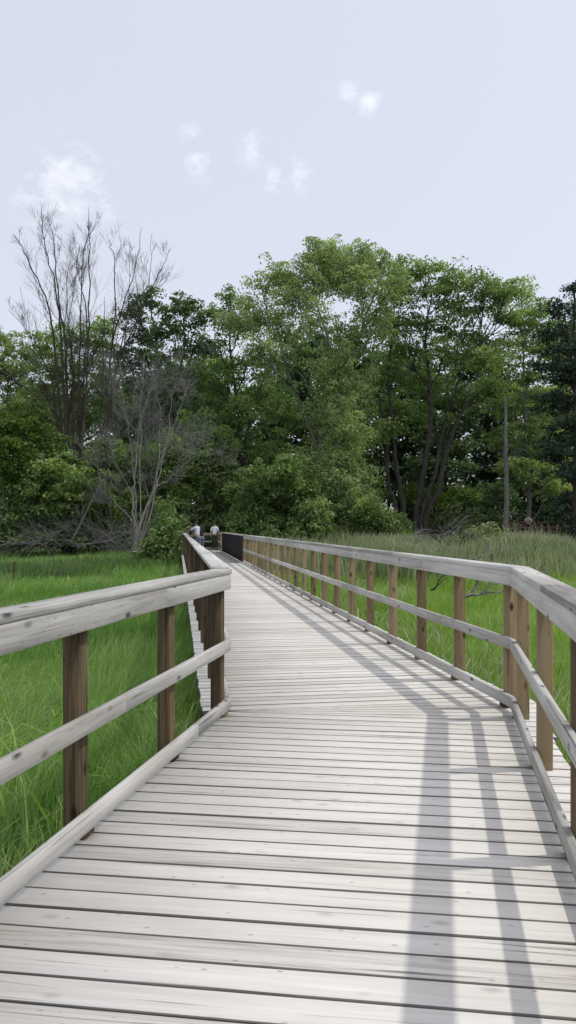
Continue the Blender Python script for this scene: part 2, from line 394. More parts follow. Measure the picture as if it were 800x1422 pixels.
def field(name, label, cat, side, d0, r0, powr, y0, y1, xspan, hfun, m, seed, width, leanm=.25, tonefun=None, keep=None):
    rng = np.random.default_rng(seed)
    # sample distance with density d0*min(1,(r0/Y)^powr) across a fan wider than the view
    Yb = np.linspace(y0, y1, 400); wid = np.maximum(xspan(Yb), .1); dens = d0 * np.minimum(1, (r0 / np.maximum(Yb, .1)) ** powr)
    cdf = np.cumsum(wid * dens) * (Yb[1] - Yb[0]); n = int(cdf[-1])
    Y = np.interp(rng.uniform(0, cdf[-1], n), cdf, Yb); Wd = np.maximum(xspan(Y), .1)
    X = side * rng.uniform(0, 1, n) * Wd + np.where(side < 0, np.minimum(.16 - .1496 * Y, -.35), np.where(Y < 6, .8 + .21 * Y, 3.06 - .1496 * Y))
    ok = (left_ok if side < 0 else right_ok)(X, Y)
    if keep is not None: ok &= keep(X, Y, rng)
    X, Y = X[ok], Y[ok]; n = len(X)
    h = hfun(X, Y) * rng.uniform(.55, 1.08, n)
    tone = (tonefun(X, Y) if tonefun else .5 + .25 * pnoise(X, Y, .5, seed)) + rng.normal(0, .16, n) + .1 * pnoise(X, Y, 3, seed + 1)
    straw = rng.random(n) < .08; tone[straw] = 1.0
    ld = pnoise(X, Y, 1.2, seed + 2) * 3 + rng.normal(0, 1.0, n)
    lean = np.abs(rng.normal(leanm, .16, n)) + .18 * np.clip(pnoise(X, Y, .9, seed + 5), 0, 1); lean[rng.random(n) < .12] += .35
    w = width * np.maximum(1, (np.hypot(X, Y) / 9) ** .85) * rng.uniform(.6, 1.4, n)
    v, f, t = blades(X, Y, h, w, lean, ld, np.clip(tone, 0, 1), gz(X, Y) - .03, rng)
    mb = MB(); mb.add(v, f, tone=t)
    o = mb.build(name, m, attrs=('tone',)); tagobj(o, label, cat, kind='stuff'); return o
def hleft(x, y): return .78 + .14 * pnoise(x, y, .7, 3) + .10 * pnoise(x, y, 2.5, 4)
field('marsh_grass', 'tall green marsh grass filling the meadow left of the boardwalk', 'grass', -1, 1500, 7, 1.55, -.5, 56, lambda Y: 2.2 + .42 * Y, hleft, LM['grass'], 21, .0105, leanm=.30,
      tonefun=lambda x, y: .48 + .30 * pnoise(x, y, .28, 5) + .20 * pnoise(x, y, 1.0, 9) - .22 * np.exp(-((y - 33) / 5) ** 2) * (x < -8))
def hright(x, y): return .68 + .10 * pnoise(x, y, .7, 13) + .08 * pnoise(x, y, 2.5, 14)
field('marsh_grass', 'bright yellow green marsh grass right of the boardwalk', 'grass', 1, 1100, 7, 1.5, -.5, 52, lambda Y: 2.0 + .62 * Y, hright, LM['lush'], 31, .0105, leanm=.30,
      tonefun=lambda x, y: .58 + .30 * pnoise(x, y, .25, 15) + .16 * pnoise(x, y, .9, 16))
field('marsh_grass', 'long arching pale blades of grass standing out near the left railing', 'grass', -1, 90, 5, 1.3, .3, 26, lambda Y: 2.0 + .40 * Y, lambda x, y: .95 + .15 * pnoise(x, y, .9, 63), LM['lush'], 61, .017, leanm=.60,
      tonefun=lambda x, y: .62 + .2 * pnoise(x, y, .8, 64), keep=lambda x, y, r: r.random(len(x)) < .45 + .5 * pnoise(x, y, 1.1, 65))
field('marsh_grass', 'coarse arching blades of grass standing out behind the right railing', 'grass', 1, 70, 6, 1.2, .3, 30, lambda Y: 2.0 + .60 * Y, lambda x, y: .85 + .15 * pnoise(x, y, .9, 73), LM['reed'], 71, .018, leanm=.55,
      tonefun=lambda x, y: .55 + .2 * pnoise(x, y, .8, 74), keep=lambda x, y, r: r.random(len(x)) < .35 + .6 * pnoise(x, y, .8, 75))
field('reed_bed', 'grey green reeds with pale seed heads in front of the right hand trees', 'reeds', 1, 130, 20, .6, 24, 52, lambda Y: 3.0 + .62 * Y, lambda x, y: 1.42 + .5 * pnoise(x, y, .7, 33) + .02 * (y - 24), LM['reed'], 41, .020, leanm=.12,
      keep=lambda x, y, r: r.random(len(x)) < np.clip((y - 27 - 3 * pnoise(x, y, .4, 44)) / 6, 0, 1) * np.where(x > 3, 1, .5))
field('reed_bed', 'darker reeds standing in the left meadow near the trees', 'reeds', -1, 130, 20, .8, 26, 50, lambda Y: 2.2 + .42 * Y, lambda x, y: .95 + .15 * pnoise(x, y, .5, 53), LM['dark'], 51, .014, leanm=.15,
      keep=lambda x, y, r: r.random(len(x)) < np.clip(pnoise(x, y, .3, 54) * 2.5 - .6, 0, 1) * .8)

# ---------------------------------------------------------------- trees
def leaf_clumps(mb, C, rad, per, size, rng, flat=.6, droop=0., tone0=.45, tvar=.16):
    """C: clump centres (n,3), each a loose spray of 'per' leaves"""
    n = len(C); tot = n * per
    base = np.repeat(C, per, 0); r = np.repeat(rad, per)
    d = rng.normal(0, 1, (tot, 3)); d /= np.linalg.norm(d, axis=1)[:, None]
    rr = rng.uniform(0, 1, tot) ** .45
    pos = base + d * (rr * r)[:, None] * np.array([1, 1, flat])
    pos[:, 2] -= droop * rr ** 2 * r
    nrm = rng.normal(0, .55, (tot, 3)); nrm[:, 2] += .75; nrm += d * .45; nrm /= np.linalg.norm(nrm, axis=1)[:, None]
    a = rng.normal(0, 1, (tot, 3)); a -= nrm * (a * nrm).sum(1)[:, None]; a /= np.linalg.norm(a, axis=1)[:, None]
    if droop: a[:, 2] -= droop * 1.2; a /= np.linalg.norm(a, axis=1)[:, None]
    b = np.cross(nrm, a); s = size * rng.uniform(.6, 1.35, tot)
    L_, W_ = (a * s[:, None]), (b * (s * .36)[:, None])
    V = np.stack([pos - L_ * .5, pos - L_ * .05 + W_, pos + L_ * .5, pos - L_ * .05 - W_], 1).reshape(-1, 3)
    i = np.arange(tot)[:, None] * 4 + np.arange(4)[None]
    ct = np.repeat(rng.normal(tone0, tvar, n), per) + rng.normal(0, .10, tot)
    mb.add(V, [i], tone=np.repeat(np.clip(ct, 0, 1), 4))

def blob_clumps(c, r, n, rng, top=.25):
    d = rng.normal(0, 1, (n, 3)); d /= np.linalg.norm(d, axis=1)[:, None]
    d[:, 2] += top * rng.random(n); k = rng.uniform(0, 1, n) ** .42 * rng.uniform(.8, 1.34, n)
    return c + d * k[:, None] * r

TREEN = [0]
def tree(name, label, cat, group, Y, base, trunks, blobs, leaf='mid', bk='dark', size=.22, dens=2.6, per=46, rt=.28, flat=.55, droop=0., depth=.9, cl=(.35, .8), tone=.45, limbs=True, tvar=.24, twigs=9, bj=.12):
    """trunks: lists of (px,py) from base upward; blobs: (px,py,rx,ry[,dY]) crown masses in photo pixels at distance Y"""
    size *= 1.0; dens *= 2.5
    TREEN[0] += 1; rng = np.random.default_rng(100 + TREEN[0])
    s = Y / F; bx = (base - 400) * s; b0 = np.array([bx, Y, float(gz(bx, Y)) - .15])
    root = empty(name, b0, label, cat, group)
    wood_ = MB(); lv = MB(); ends = []
    for tr in trunks:
        pts = [b0 + [((tr[0][0] - base) * s * 1.3 if bj > .5 else 0) + rng.normal(0, .12), rng.normal(0, bj), 0]]
        for k, (px, py) in enumerate(tr): pts.append(P(px, py, Y) + [0, rng.normal(0, .35) * (k > 0), 0])
        n = 5 * len(pts); L_ = smoothline(pts, n, .035, rng); r0 = rt * rng.uniform(.8, 1.1)
        rad = r0 * (1 - .86 * np.linspace(0, 1, n) ** .75); rad[0] *= 1.35; tube(wood_, L_, rad, 7); ends.append((L_, rad))
    for bl in blobs:
        px, py, rx, ry = bl[:4]; dY = bl[4] if len(bl) > 4 else rng.normal(0, 1.0)
        c = P(px, py, Y); c[1] += dY; r = np.array([rx * s, max(rx, ry) * s * depth, ry * s])
        area = math.pi * r[0] * r[2]; n = max(5, int(area * dens))
        C = blob_clumps(c, r, n, rng); crad = rng.uniform(*cl, n)
        leaf_clumps(lv, C, crad, per, size, rng, flat, droop, tone + rng.normal(0, .06), tvar)
        if limbs and ends:
            best = None
            for L_, rad in ends:
                cand = L_[:, 2] < c[2] + .3 * r[2]; dd = np.linalg.norm(L_ - c, axis=1) + (~cand) * 100
                k = int(dd.argmin()); k = max(2, k - 3) if k > 4 else k
                if best is None or dd.min() < best[0]: best = (dd.min(), L_[k], rad[k])
            st = best[1]; mid = (st + c) / 2 + [0, 0, -.12 * np.linalg.norm(c - st)]
            lim = smoothline([st, mid, c + [0, 0, r[2] * .2]], 9, .05, rng)
            lr = max(.05, min(best[2] * .7, .13)); tube(wood_, lim, np.linspace(lr, .03, 9), 5)
            for q in rng.choice(n, min(n, twigs), replace=False):
                a0 = lim[rng.integers(4, 9)]; m_ = (a0 + C[q]) / 2 + rng.normal(0, .12, 3)
                tube(wood_, smoothline([a0, m_, C[q]], 5), np.linspace(.035, .01, 5), 4)
    if wood_.n: wood_.build('trunk', BK[bk], root, smooth=True, attrs=())
    lv.build('crown', LM[leaf], root, attrs=('tone',))
    return root

G1 = 'leafy trees at the edge of the wood'
tree('willow_tree', 'tallest airy green tree in the middle, its leafy column reaching down behind the bush', 'tree', G1, 55, 462,
     [[(455, 680), (448, 620), (430, 540), (395, 500), (345, 455)], [(462, 680), (470, 600), (462, 500), (440, 420), (430, 370)], [(466, 680), (478, 560), (505, 450), (535, 375)], [(458, 690), (430, 590), (400, 520), (380, 440)]],
     [(470, 342, 30, 16), (442, 352, 20, 16), (500, 352, 26, 18), (530, 365, 26, 18), (400, 382, 34, 22), (362, 392, 22, 14), (452, 385, 30, 20), (360, 430, 36, 20), (410, 425, 32, 18), (500, 400, 34, 26), (540, 410, 26, 26),
      (440, 455, 26, 18), (330, 450, 26, 16), (490, 460, 36, 30), (360, 490, 30, 16), (470, 520, 30, 34), (500, 540, 26, 30), (455, 570, 30, 34), (490, 600, 34, 40), (440, 630, 26, 34), (480, 660, 34, 40), (455, 700, 30, 30), (500, 690, 26, 34), (455, 360, 40, 26), (420, 400, 40, 26), (485, 375, 44, 26), (390, 450, 36, 24), (380, 500, 30, 20), (520, 450, 30, 30), (468, 560, 26, 40, -1.8), (475, 610, 28, 40, -2), (465, 655, 30, 36, -2), (478, 700, 34, 34, -2), (450, 525, 24, 26, -1.5)],
     'willow', 'grey', .17, 2.7, 56, .26, .7, .6, .8, (.4, .85), .6)
tree('broadleaf_tree', 'darker leafy tree left of the tallest tree with sky showing through its top', 'tree', G1, 59, 330,
     [[(335, 640), (330, 560), (320, 480), (318, 425)], [(338, 640), (355, 560), (375, 500)]],
     [(320, 415, 22, 14), (305, 440, 22, 16), (335, 455, 26, 18), (300, 480, 26, 18), (345, 505, 32, 20), (300, 530, 32, 22), (365, 545, 34, 22), (320, 575, 36, 24), (385, 580, 32, 26), (340, 620, 42, 30), (395, 640, 36, 30), (290, 600, 28, 26)],
     'mid', 'dark', .2, 2.6, 44, .26, .6, .2, tone=.28)
tree('maple_tree', 'spreading flat topped tree on several leaning trunks right of the middle', 'tree', G1, 57, 572,
     [[(584, 725), (602, 660), (618, 590), (640, 520), (680, 450)], [(577, 720), (590, 640), (598, 560), (592, 470), (600, 410)], [(560, 720), (553, 660), (545, 590), (540, 500), (555, 430)], [(552, 725), (541, 670), (532, 600), (528, 540)], [(590, 725), (608, 680), (622, 620), (650, 560), (700, 520)]],
     [(545, 378, 34, 14), (590, 376, 36, 14), (635, 386, 36, 15), (672, 400, 34, 16), (700, 412, 26, 14), (560, 405, 34, 18), (615, 410, 36, 18), (660, 425, 36, 16), (705, 430, 30, 16), (590, 440, 42, 16), (640, 455, 44, 15), (540, 450, 30, 20),
      (690, 470, 40, 15), (565, 480, 40, 16), (620, 490, 40, 14), (670, 505, 44, 14), (540, 520, 36, 18), (600, 525, 40, 14), (560, 560, 36, 16), (650, 545, 40, 14), (610, 575, 36, 12), (535, 600, 26, 18), (690, 540, 30, 14)],
     'maple', 'dark', .2, 3.0, 44, .33, .38, .1, .9, (.5, 1.0), .47, bj=.9)
tree('broadleaf_tree', 'light green layered tree behind the bare straight trunk on the right', 'tree', G1, 62, 735,
     [[(735, 680), (730, 600), (728, 520), (722, 450)]],
     [(722, 405, 22, 14), (735, 440, 30, 18), (712, 465, 30, 18), (750, 480, 30, 20), (700, 500, 32, 16), (735, 520, 34, 18), (760, 550, 30, 16), (715, 560, 36, 16), (745, 590, 38, 16), (705, 610, 34, 16), (750, 635, 40, 18), (715, 650, 36, 18), (755, 675, 36, 18)],
     'maple', 'grey', .2, 3.0, 44, .24, .4, .1, .9, (.5, 1.0), .55)
tree('pine_tree', 'dark pine filling the right edge of the view', 'tree', G1, 52, 800,
     [[(800, 650), (798, 550), (797, 400)]],
     [(797, 400, 12, 8), (790, 425, 26, 9), (805, 440, 34, 10), (780, 455, 28, 9), (800, 480, 42, 11), (775, 505, 32, 10), (805, 520, 50, 12), (785, 555, 42, 12), (805, 590, 50, 13), (780, 625, 44, 13), (812, 660, 50, 15), (816, 700, 40, 18), (820, 730, 36, 14)],
     'pine', 'dark', .2, 4.0, 50, .3, .45, .1, .9, (.4, .8), .4)
tree('broadleaf_tree', 'dark crowned tree with ragged top behind the bare trees on the left', 'tree', G1, 60, 225,
     [[(225, 640), (222, 540), (215, 470), (210, 420)], [(228, 640), (245, 540), (262, 460)]],
     [(210, 412, 22, 13), (232, 428, 22, 12), (186, 432, 24, 15), (258, 424, 24, 13), (275, 444, 20, 14), (200, 460, 32, 18), (240, 462, 28, 16), (270, 485, 26, 16), (180, 490, 32, 18), (225, 500, 30, 18), (255, 530, 30, 20), (195, 535, 36, 22), (230, 570, 38, 24), (270, 580, 30, 24), (180, 590, 36, 26)],
     'dark', 'dark', .22, 2.7, 44, .28, .6, .1, tone=.55)
tree('broadleaf_tree', 'fresh green tree behind the forked dead stems', 'tree', G1, 62, 110,
     [[(110, 640), (105, 560), (98, 500)]],
     [(95, 468, 34, 18), (70, 485, 28, 18), (128, 475, 34, 20), (150, 460, 24, 14), (90, 510, 40, 24), (140, 520, 40, 24), (60, 540, 30, 24), (105, 560, 44, 28), (155, 575, 34, 28), (75, 600, 40, 28)],
     'mid', 'dark', .2, 2.7, 44, .26, .6, .1, tone=.6)
tree('broadleaf_tree', 'pale soft tree at the left edge beyond the others', 'tree', G1, 78, 10,
     [[(12, 640), (10, 560)]],
     [(15, 485, 28, 16), (-15, 480, 30, 20), (38, 500, 18, 16), (15, 520, 36, 20), (-20, 540, 36, 26), (35, 550, 26, 24), (10, 580, 40, 26)],
     'willow', 'grey', .22, 2.6, 44, .26, .6, .3, tone=.45)
tree('broadleaf_tree', 'yellow green young tree low at the left edge', 'tree', G1, 50, 15,
     [[(18, 680), (22, 620)]],
     [(22, 580, 34, 22), (-5, 600, 36, 26), (40, 605, 26, 24), (15, 640, 40, 28)],
     'bright', 'grey', .2, 3.2, 46, .16, .6, .1, tone=.35)
G2 = 'bushes under the trees'
tree('bush', 'broad dark bush left of the bare pale tree', 'bush', G2, 50, 65, [[(65, 680)]],
     [(60, 630, 40, 28), (25, 665, 44, 30), (80, 670, 44, 34), (45, 710, 52, 30), (100, 715, 34, 34), (0, 715, 44, 34), (60, 745, 60, 20), (5, 750, 44, 16)], 'mid', 'dark', .24, 3.6, 46, .1, .6, .1, tone=.38, tvar=.26)
tree('bush', 'leafy bush behind the grey thicket of bare twigs', 'bush', G2, 53, 160, [[(160, 690)]],
     [(130, 650, 38, 30), (170, 640, 40, 30), (210, 660, 36, 34), (150, 700, 44, 34), (200, 715, 40, 34), (240, 640, 34, 34), (130, 745, 40, 18), (190, 748, 50, 16)], 'mid', 'dark', .22, 3.2, 46, .1, .6, .1, tone=.42, tvar=.26)
tree('bush', 'small yellow green bush left of the pale trunk', 'bush', G2, 48.5, 140, [[(140, 740)]],
     [(138, 690, 18, 20), (146, 715, 18, 22), (132, 735, 20, 20)], 'bright', 'dark', .18, 4.0, 46, .05, .7, .1, tone=.2)
tree('bush', 'light leafed bush above the people at the far railing', 'bush', G2, 56, 285, [[(285, 700)]],
     [(270, 610, 36, 28), (300, 620, 34, 30), (262, 655, 36, 32), (300, 665, 40, 34), (245, 700, 34, 36), (285, 715, 44, 34), (325, 700, 34, 40), (265, 745, 50, 20), (315, 745, 44, 22)], 'mid', 'grey', .22, 3.4, 46, .1, .6, .2, tone=.58, tvar=.26)
tree('bush', 'dark bush pressed against the far left railing', 'bush', G2, 41, 235, [[(235, 740)]],
     [(236, 735, 20, 30), (222, 765, 26, 26), (244, 770, 14, 24), (206, 772, 24, 18)], 'mid', 'dark', .2, 4.5, 46, .06, .7, .2, tone=.22)
tree('bush', 'rounded deep green bush beyond the start of the right railing', 'bush', G2, 51, 388, [[(388, 720), (388, 660)], [(380, 720), (360, 680)]],
     [(400, 650, 24, 16), (380, 668, 34, 20), (415, 675, 28, 22), (355, 690, 32, 26), (395, 705, 44, 30), (430, 715, 28, 30), (350, 730, 34, 26), (395, 742, 56, 20), (450, 745, 26, 18)], 'mid', 'dark', .2, 4.6, 48, .1, .6, .1, tone=.4, cl=(.35, .7))
tree('bush', 'dark shrub at the foot of the leaning trunks', 'bush', G2, 54, 515, [[(515, 730)]],
     [(505, 715, 30, 24), (535, 728, 34, 22), (490, 745, 36, 18), (550, 748, 44, 14)], 'mid', 'dark', .2, 4.0, 46, .06, .6, .1, tone=.38)
tree('bush', 'bright leafy shrub glowing between the leaning trunks', 'bush', G2, 60, 600, [[(600, 720)]],
     [(515, 680, 22, 16), (600, 700, 30, 22), (640, 690, 24, 16), (570, 690, 24, 18), (620, 728, 44, 20)], 'bright', 'dark', .2, 3.4, 46, .06, .6, .1, tone=.55)
tree('bush', 'pale olive willow shrub in front of the far footbridge', 'bush', G2, 41, 672, [[(672, 760)]],
     [(672, 745, 26, 14), (655, 760, 30, 14), (695, 762, 28, 12), (640, 772, 22, 10)], 'olive', 'grey', .15, 7, 46, .04, .9, .0, tone=.35, cl=(.3, .6))
tree('bush', 'low green shrubs at the right edge below the pine', 'bush', G2, 66, 760, [[(760, 730)]],
     [(690, 690, 34, 20), (680, 725, 30, 16), (795, 700, 34, 24)], 'dark', 'dark', .2, 3.5, 46, .05, .6, .1, tone=.5)
tree('bush', 'grey green scrub low in front of the leaning trunks', 'bush', G2, 43, 590, [[(590, 765)]],
     [(575, 758, 26, 10), (605, 764, 28, 9), (550, 762, 22, 8)], 'olive', 'grey', .13, 7, 46, .04, .9, .0, tone=.2, cl=(.3, .6))
tree('bush', 'ragged grey green weeds before the meadow edge right of the olive shrub', 'bush', G2, 40, 735, [[(735, 772)]],
     [(728, 765, 22, 9), (755, 770, 26, 8), (785, 766, 20, 10)], 'olive', 'grey', .13, 6, 46, .04, 1.1, .0, tone=.1, cl=(.25, .5))
# deep wood behind: each a tree of its own
G3 = 'trees deep in the wood'
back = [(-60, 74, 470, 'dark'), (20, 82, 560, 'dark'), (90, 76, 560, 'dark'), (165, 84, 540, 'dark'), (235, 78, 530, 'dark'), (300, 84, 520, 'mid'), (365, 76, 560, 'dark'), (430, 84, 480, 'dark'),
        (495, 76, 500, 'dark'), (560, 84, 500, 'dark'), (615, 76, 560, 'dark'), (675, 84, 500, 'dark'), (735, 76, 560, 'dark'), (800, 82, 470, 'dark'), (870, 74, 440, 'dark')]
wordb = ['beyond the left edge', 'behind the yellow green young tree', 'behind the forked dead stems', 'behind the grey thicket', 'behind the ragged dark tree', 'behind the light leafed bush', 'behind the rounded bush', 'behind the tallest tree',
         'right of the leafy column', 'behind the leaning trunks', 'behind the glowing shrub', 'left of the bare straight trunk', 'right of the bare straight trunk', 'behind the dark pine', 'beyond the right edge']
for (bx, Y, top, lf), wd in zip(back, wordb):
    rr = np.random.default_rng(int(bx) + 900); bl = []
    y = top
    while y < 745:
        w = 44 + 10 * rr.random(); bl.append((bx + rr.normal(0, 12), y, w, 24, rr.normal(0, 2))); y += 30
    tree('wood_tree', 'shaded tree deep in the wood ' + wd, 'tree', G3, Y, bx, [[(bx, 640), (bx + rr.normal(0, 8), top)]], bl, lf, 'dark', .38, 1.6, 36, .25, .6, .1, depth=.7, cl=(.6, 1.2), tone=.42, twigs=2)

# slim dark trunks standing in the wood
def trunk_only(name, label, Y, base, tops, bk, r, group=None, twig=0, seed=1, cat='tree', rl=1.6, tw=.03):
    rng = np.random.default_rng(seed); bx = (base - 400) * Y / F; b0 = np.array([bx, Y, float(gz(bx, Y)) - .15])
    root = empty(name, b0, label, cat, group); mb = MB(); tb = MB()
    for t in tops:
        pts = [b0] + [P(px, py, Y) + [0, rng.normal(0, .1), 0] for px, py in t]; n = 6 * len(pts)
        L_ = smoothline(pts, n, .02, rng); tube(mb, L_, np.linspace(r, r * .45, n), 8)
        for k in range(twig):
            i = rng.integers(n // 2, n); d = rng.normal(0, 1, 3); d[2] = abs(d[2]) * .5; d /= np.linalg.norm(d)
            bare(mb, L_[i], d, rng.uniform(.6, 1.6) * rl, tw, 2, rng)
    mb.build('trunk', BK[bk], root, smooth=True, attrs=())
    if tb.n: tb.build('branches', BK[bk], root, smooth=True, attrs=())
    return root
def bare(mb, p, d, ln, r, lev, rng, up=.18, nseg=5, spread=.55, kids=(3, 5), minr=.0045):
    d = d / np.linalg.norm(d); pts = [p]; q = p.copy(); dd = d.copy()
    for k in range(nseg):
        dd = dd + rng.normal(0, .11, 3) + [0, 0, up * .35]; dd /= np.linalg.norm(dd); q = q + dd * ln / nseg; pts.append(q)
    pts = np.array(pts); rad = np.linspace(r, max(r * .35, minr), nseg + 1); tube(mb, pts, rad, 5 if r > .04 else 3)
    if lev <= 0: return
    for k in range(rng.integers(*kids) + 1):
        t = rng.uniform(.25, 1.0); i = t * nseg; a = int(min(i, nseg - 1)); s0 = pts[a] + (pts[a + 1] - pts[a]) * (i - a)
        nd = (pts[a + 1] - pts[a]); nd /= np.linalg.norm(nd); side = rng.normal(0, 1, 3); side -= nd * side.dot(nd); side /= np.linalg.norm(side)
        bare(mb, s0, nd + side * spread * rng.uniform(.6, 1.3), ln * rng.uniform(.45, .75), max(r * (1 - t * .6) * .55, minr), lev - 1, rng, up, max(3, nseg - 1), spread, kids, minr)
trunk_only('bare_trunk', 'straight bare grey trunk with a broken top standing beside the far footbridge', 51, 702, [[(703, 690), (702, 620), (702, 552)]], 'grey', .19, twig=7, seed=5, rl=1.3)
trunk_only('bare_trunk', 'slim dark trunk just right of the leafy column', 60, 500, [[(503, 690), (510, 600), (500, 520)]], 'dark', .2, seed=6)
trunk_only('bare_trunk', 'thin upright trunk left of the leaning trunks, behind the dark shrub', 61, 541, [[(540, 690), (538, 600), (545, 520)]], 'dark', .17, seed=7)
trunk_only('bare_trunk', 'thin upright trunk right of the leaning trunks', 62, 612, [[(613, 690), (618, 600), (622, 520)]], 'dark', .15, seed=8)

# the forked dead tree
def stems(name, label, Y, base, lines, bk, r0, seed, lev=2, n_side=(6, 9), lnf=.34, group='leafless dead trees', up=.35, spread=.45):
    rng = np.random.default_rng(seed); bx = (base - 400) * Y / F; b0 = np.array([bx, Y, float(gz(bx, Y)) - .15])
    root = empty(name, b0, label, 'dead tree', group)
    mb = MB(); tb = MB()
    for ln in lines:
        sc_ = ln[0]; pts = [b0 + rng.normal(0, .25, 3) * [1, 1, 0]] + [P(x, y, Y) + [0, rng.normal(0, .5) * (i / len(ln)), 0] for i, (x, y) in enumerate(ln[1:])]
        n = 5 * len(pts); L_ = smoothline(pts, n, .045, rng); tot = np.linalg.norm(np.diff(L_, axis=0), axis=1).sum()
        rad = r0 * sc_ * (1 - .97 * np.linspace(0, 1, n) ** .7) + .008; tube(mb, L_, rad, 6)
        for k in range(rng.integers(*n_side)):
            t = rng.uniform(.38, .97); i = int(t * (n - 2)); d = L_[i + 1] - L_[i]; d /= np.linalg.norm(d)
            sd = rng.normal(0, 1, 3); sd -= d * sd.dot(d); sd /= np.linalg.norm(sd)
            bare(tb, L_[i], d + sd * spread * rng.uniform(.7, 1.4), rng.uniform(1.6, 4.2) * (1.25 - t) * lnf / .2, min(rad[i] * .4, .035), lev, rng, up=up, spread=spread)
    mb.build('trunk', BK[bk], root, smooth=True, attrs=()); tb.build('branches', BK[bk], root, smooth=True, attrs=())
    return root
stems('dead_tree', 'tall dead tree of many bare upright stems fanning above the left treetops', 52, 98,
      [(1.0, (88, 640), (78, 507), (66, 420), (40, 360), (20, 325)), (.9, (92, 640), (85, 488), (78, 404), (60, 330), (60, 288)), (.9, (96, 640), (90, 488), (82, 412), (74, 340), (66, 300)),
       (1.0, (112, 640), (122, 488), (123, 374), (121, 285)), (.7, (106, 640), (111, 490), (110, 420), (118, 350), (140, 300)), (.7, (110, 640), (120, 450), (112, 390), (104, 330)),
       (.7, (84, 640), (72, 540), (45, 470), (12, 430)), (.7, (100, 640), (100, 500), (92, 420), (98, 340)), (.6, (104, 640), (98, 560), (115, 510)), (.6, (90, 640), (100, 540), (95, 450), (110, 340)),
       (.6, (94, 640), (70, 560), (50, 500), (30, 400)), (.5, (108, 640), (112, 560), (104, 470))],
      'deadbrown', .15, 3, lev=2, n_side=(13, 18), lnf=.20, up=.30, spread=.55)
stems('dead_tree', 'second dead tree whose bare forks spread right above the dark crowned tree', 53, 142,
      [(1.0, (142, 640), (148, 560), (160, 460), (186, 385), (197, 315)), (.9, (144, 640), (150, 540), (162, 430), (158, 362), (150, 330)), (.7, (146, 640), (160, 520), (197, 430), (222, 380), (236, 345)),
       (.6, (150, 600), (175, 450), (205, 390), (212, 325)), (.8, (140, 640), (143, 520), (145, 412)), (.5, (150, 620), (170, 500), (180, 400), (178, 330))],
      'deadbrown', .14, 4, lev=2, n_side=(13, 18), lnf=.20, up=.30, spread=.55)
stems('dead_tree', 'pale trunked bare tree with a dense grey haze of fine twigs, left of the people', 47, 189,
      [(1.1, (188, 735), (184, 690), (190, 640), (196, 560), (200, 490)), (1.3, (192, 735), (206, 700), (216, 680), (232, 620), (238, 540)), (.4, (190, 720), (180, 680), (160, 640), (145, 590)), (.7, (208, 690), (235, 665), (262, 640), (285, 625)),
       (.5, (188, 690), (182, 620), (172, 560), (165, 500)), (.7, (215, 680), (222, 600), (215, 520)), (.6, (186, 730), (160, 700), (140, 680)), (.6, (230, 620), (255, 560), (268, 500)), (.5, (196, 600), (212, 540), (225, 490))],
      'dead', .085, 9, lev=3, n_side=(6, 8), lnf=.24, up=.2, spread=.8)
o = [q for q in COL.objects if q.name.startswith('trunk')][-1]; o.data.materials[0] = BK['pale']

# brush and fallen branches
def brush(name, label, pts, Y, bk, n, seed, ln=1.6, cat='fallen branch', r=.03, up=.0):
    rng = np.random.default_rng(seed); mb = MB(); c0 = None
    for k in range(n):
        t = rng.random(); i = min(int(t * (len(pts) - 1)), len(pts) - 2); f = t * (len(pts) - 1) - i
        px = pts[i][0] * (1 - f) + pts[i + 1][0] * f; py = pts[i][1] * (1 - f) + pts[i + 1][1] * f
        YY = Y + rng.normal(0, .5); p = P(px, py, YY); p[2] = max(p[2], GZ + .3)
        if c0 is None: c0 = p
        a = rng.uniform(0, 6.28); d = np.array([math.cos(a), math.sin(a) * .7, rng.uniform(-.1, .6)])
        bare(mb, p - d * .5, d, ln * rng.uniform(.5, 1.3), r * rng.uniform(.6, 1.2), 2, rng, up=up)
    o = mb.build(name, BK[bk], None, smooth=True, attrs=()); tagobj(o, label, cat, 'fallen dead wood'); return o
brush('brush_pile', 'grey brush pile at the foot of the pale bare tree', [(130, 752), (180, 765), (235, 768)], 46.5, 'dead', 34, 61, 2.4)
brush('brush_pile', 'low tangle of dead branches under the broad dark bush at the left', [(0, 755), (50, 752), (120, 758)], 47, 'dead', 20, 62, 2.6)
brush('brush_pile', 'tangled dead branches among the scrub below the leaning trunks', [(560, 752), (620, 758), (650, 748)], 42, 'dead', 16, 63, 2.2)
def fallen(name, label, lines, Y, bk, r, seed, lev=1):
    rng = np.random.default_rng(seed); mb = MB()
    for ln in lines:
        L_ = smoothline([P(x, y, Y + dy) for x, y, dy in ln], 12, .02, rng); rad = np.linspace(r, r * .35, 12); tube(mb, L_, rad, 6)
        for k in range(4):
            i = rng.integers(3, 11); d = L_[i] - L_[i - 1]; d /= np.linalg.norm(d)
            bare(mb, L_[i], d + rng.normal(0, .5, 3) + [0, 0, .2], np.linalg.norm(L_[-1] - L_[0]) * .3, rad[i] * .6, lev, rng)
    o = mb.build(name, BK[bk], None, smooth=True, attrs=()); tagobj(o, label, 'fallen branch', 'fallen dead wood'); return o
fallen('fallen_branch', 'dark curved dead branch rising from the reeds below the leaning trunks', [[(605, 762, 0), (622, 768, 0), (638, 758, 0), (645, 745, 0)], [(622, 768, 0), (612, 752, 0), (600, 745, 0)], [(640, 772, .4), (645, 755, .4), (642, 742, .4)]], 36, 'dark', .06, 71)
fallen('fallen_branch', 'grey dead branch lying in the grass seen under the right top rail', [[(640, 829, 0), (670, 824, 0), (705, 822, .4)], [(650, 828, 0), (660, 815, .2), (664, 806, .2)]], 17, 'grey', .035, 72)
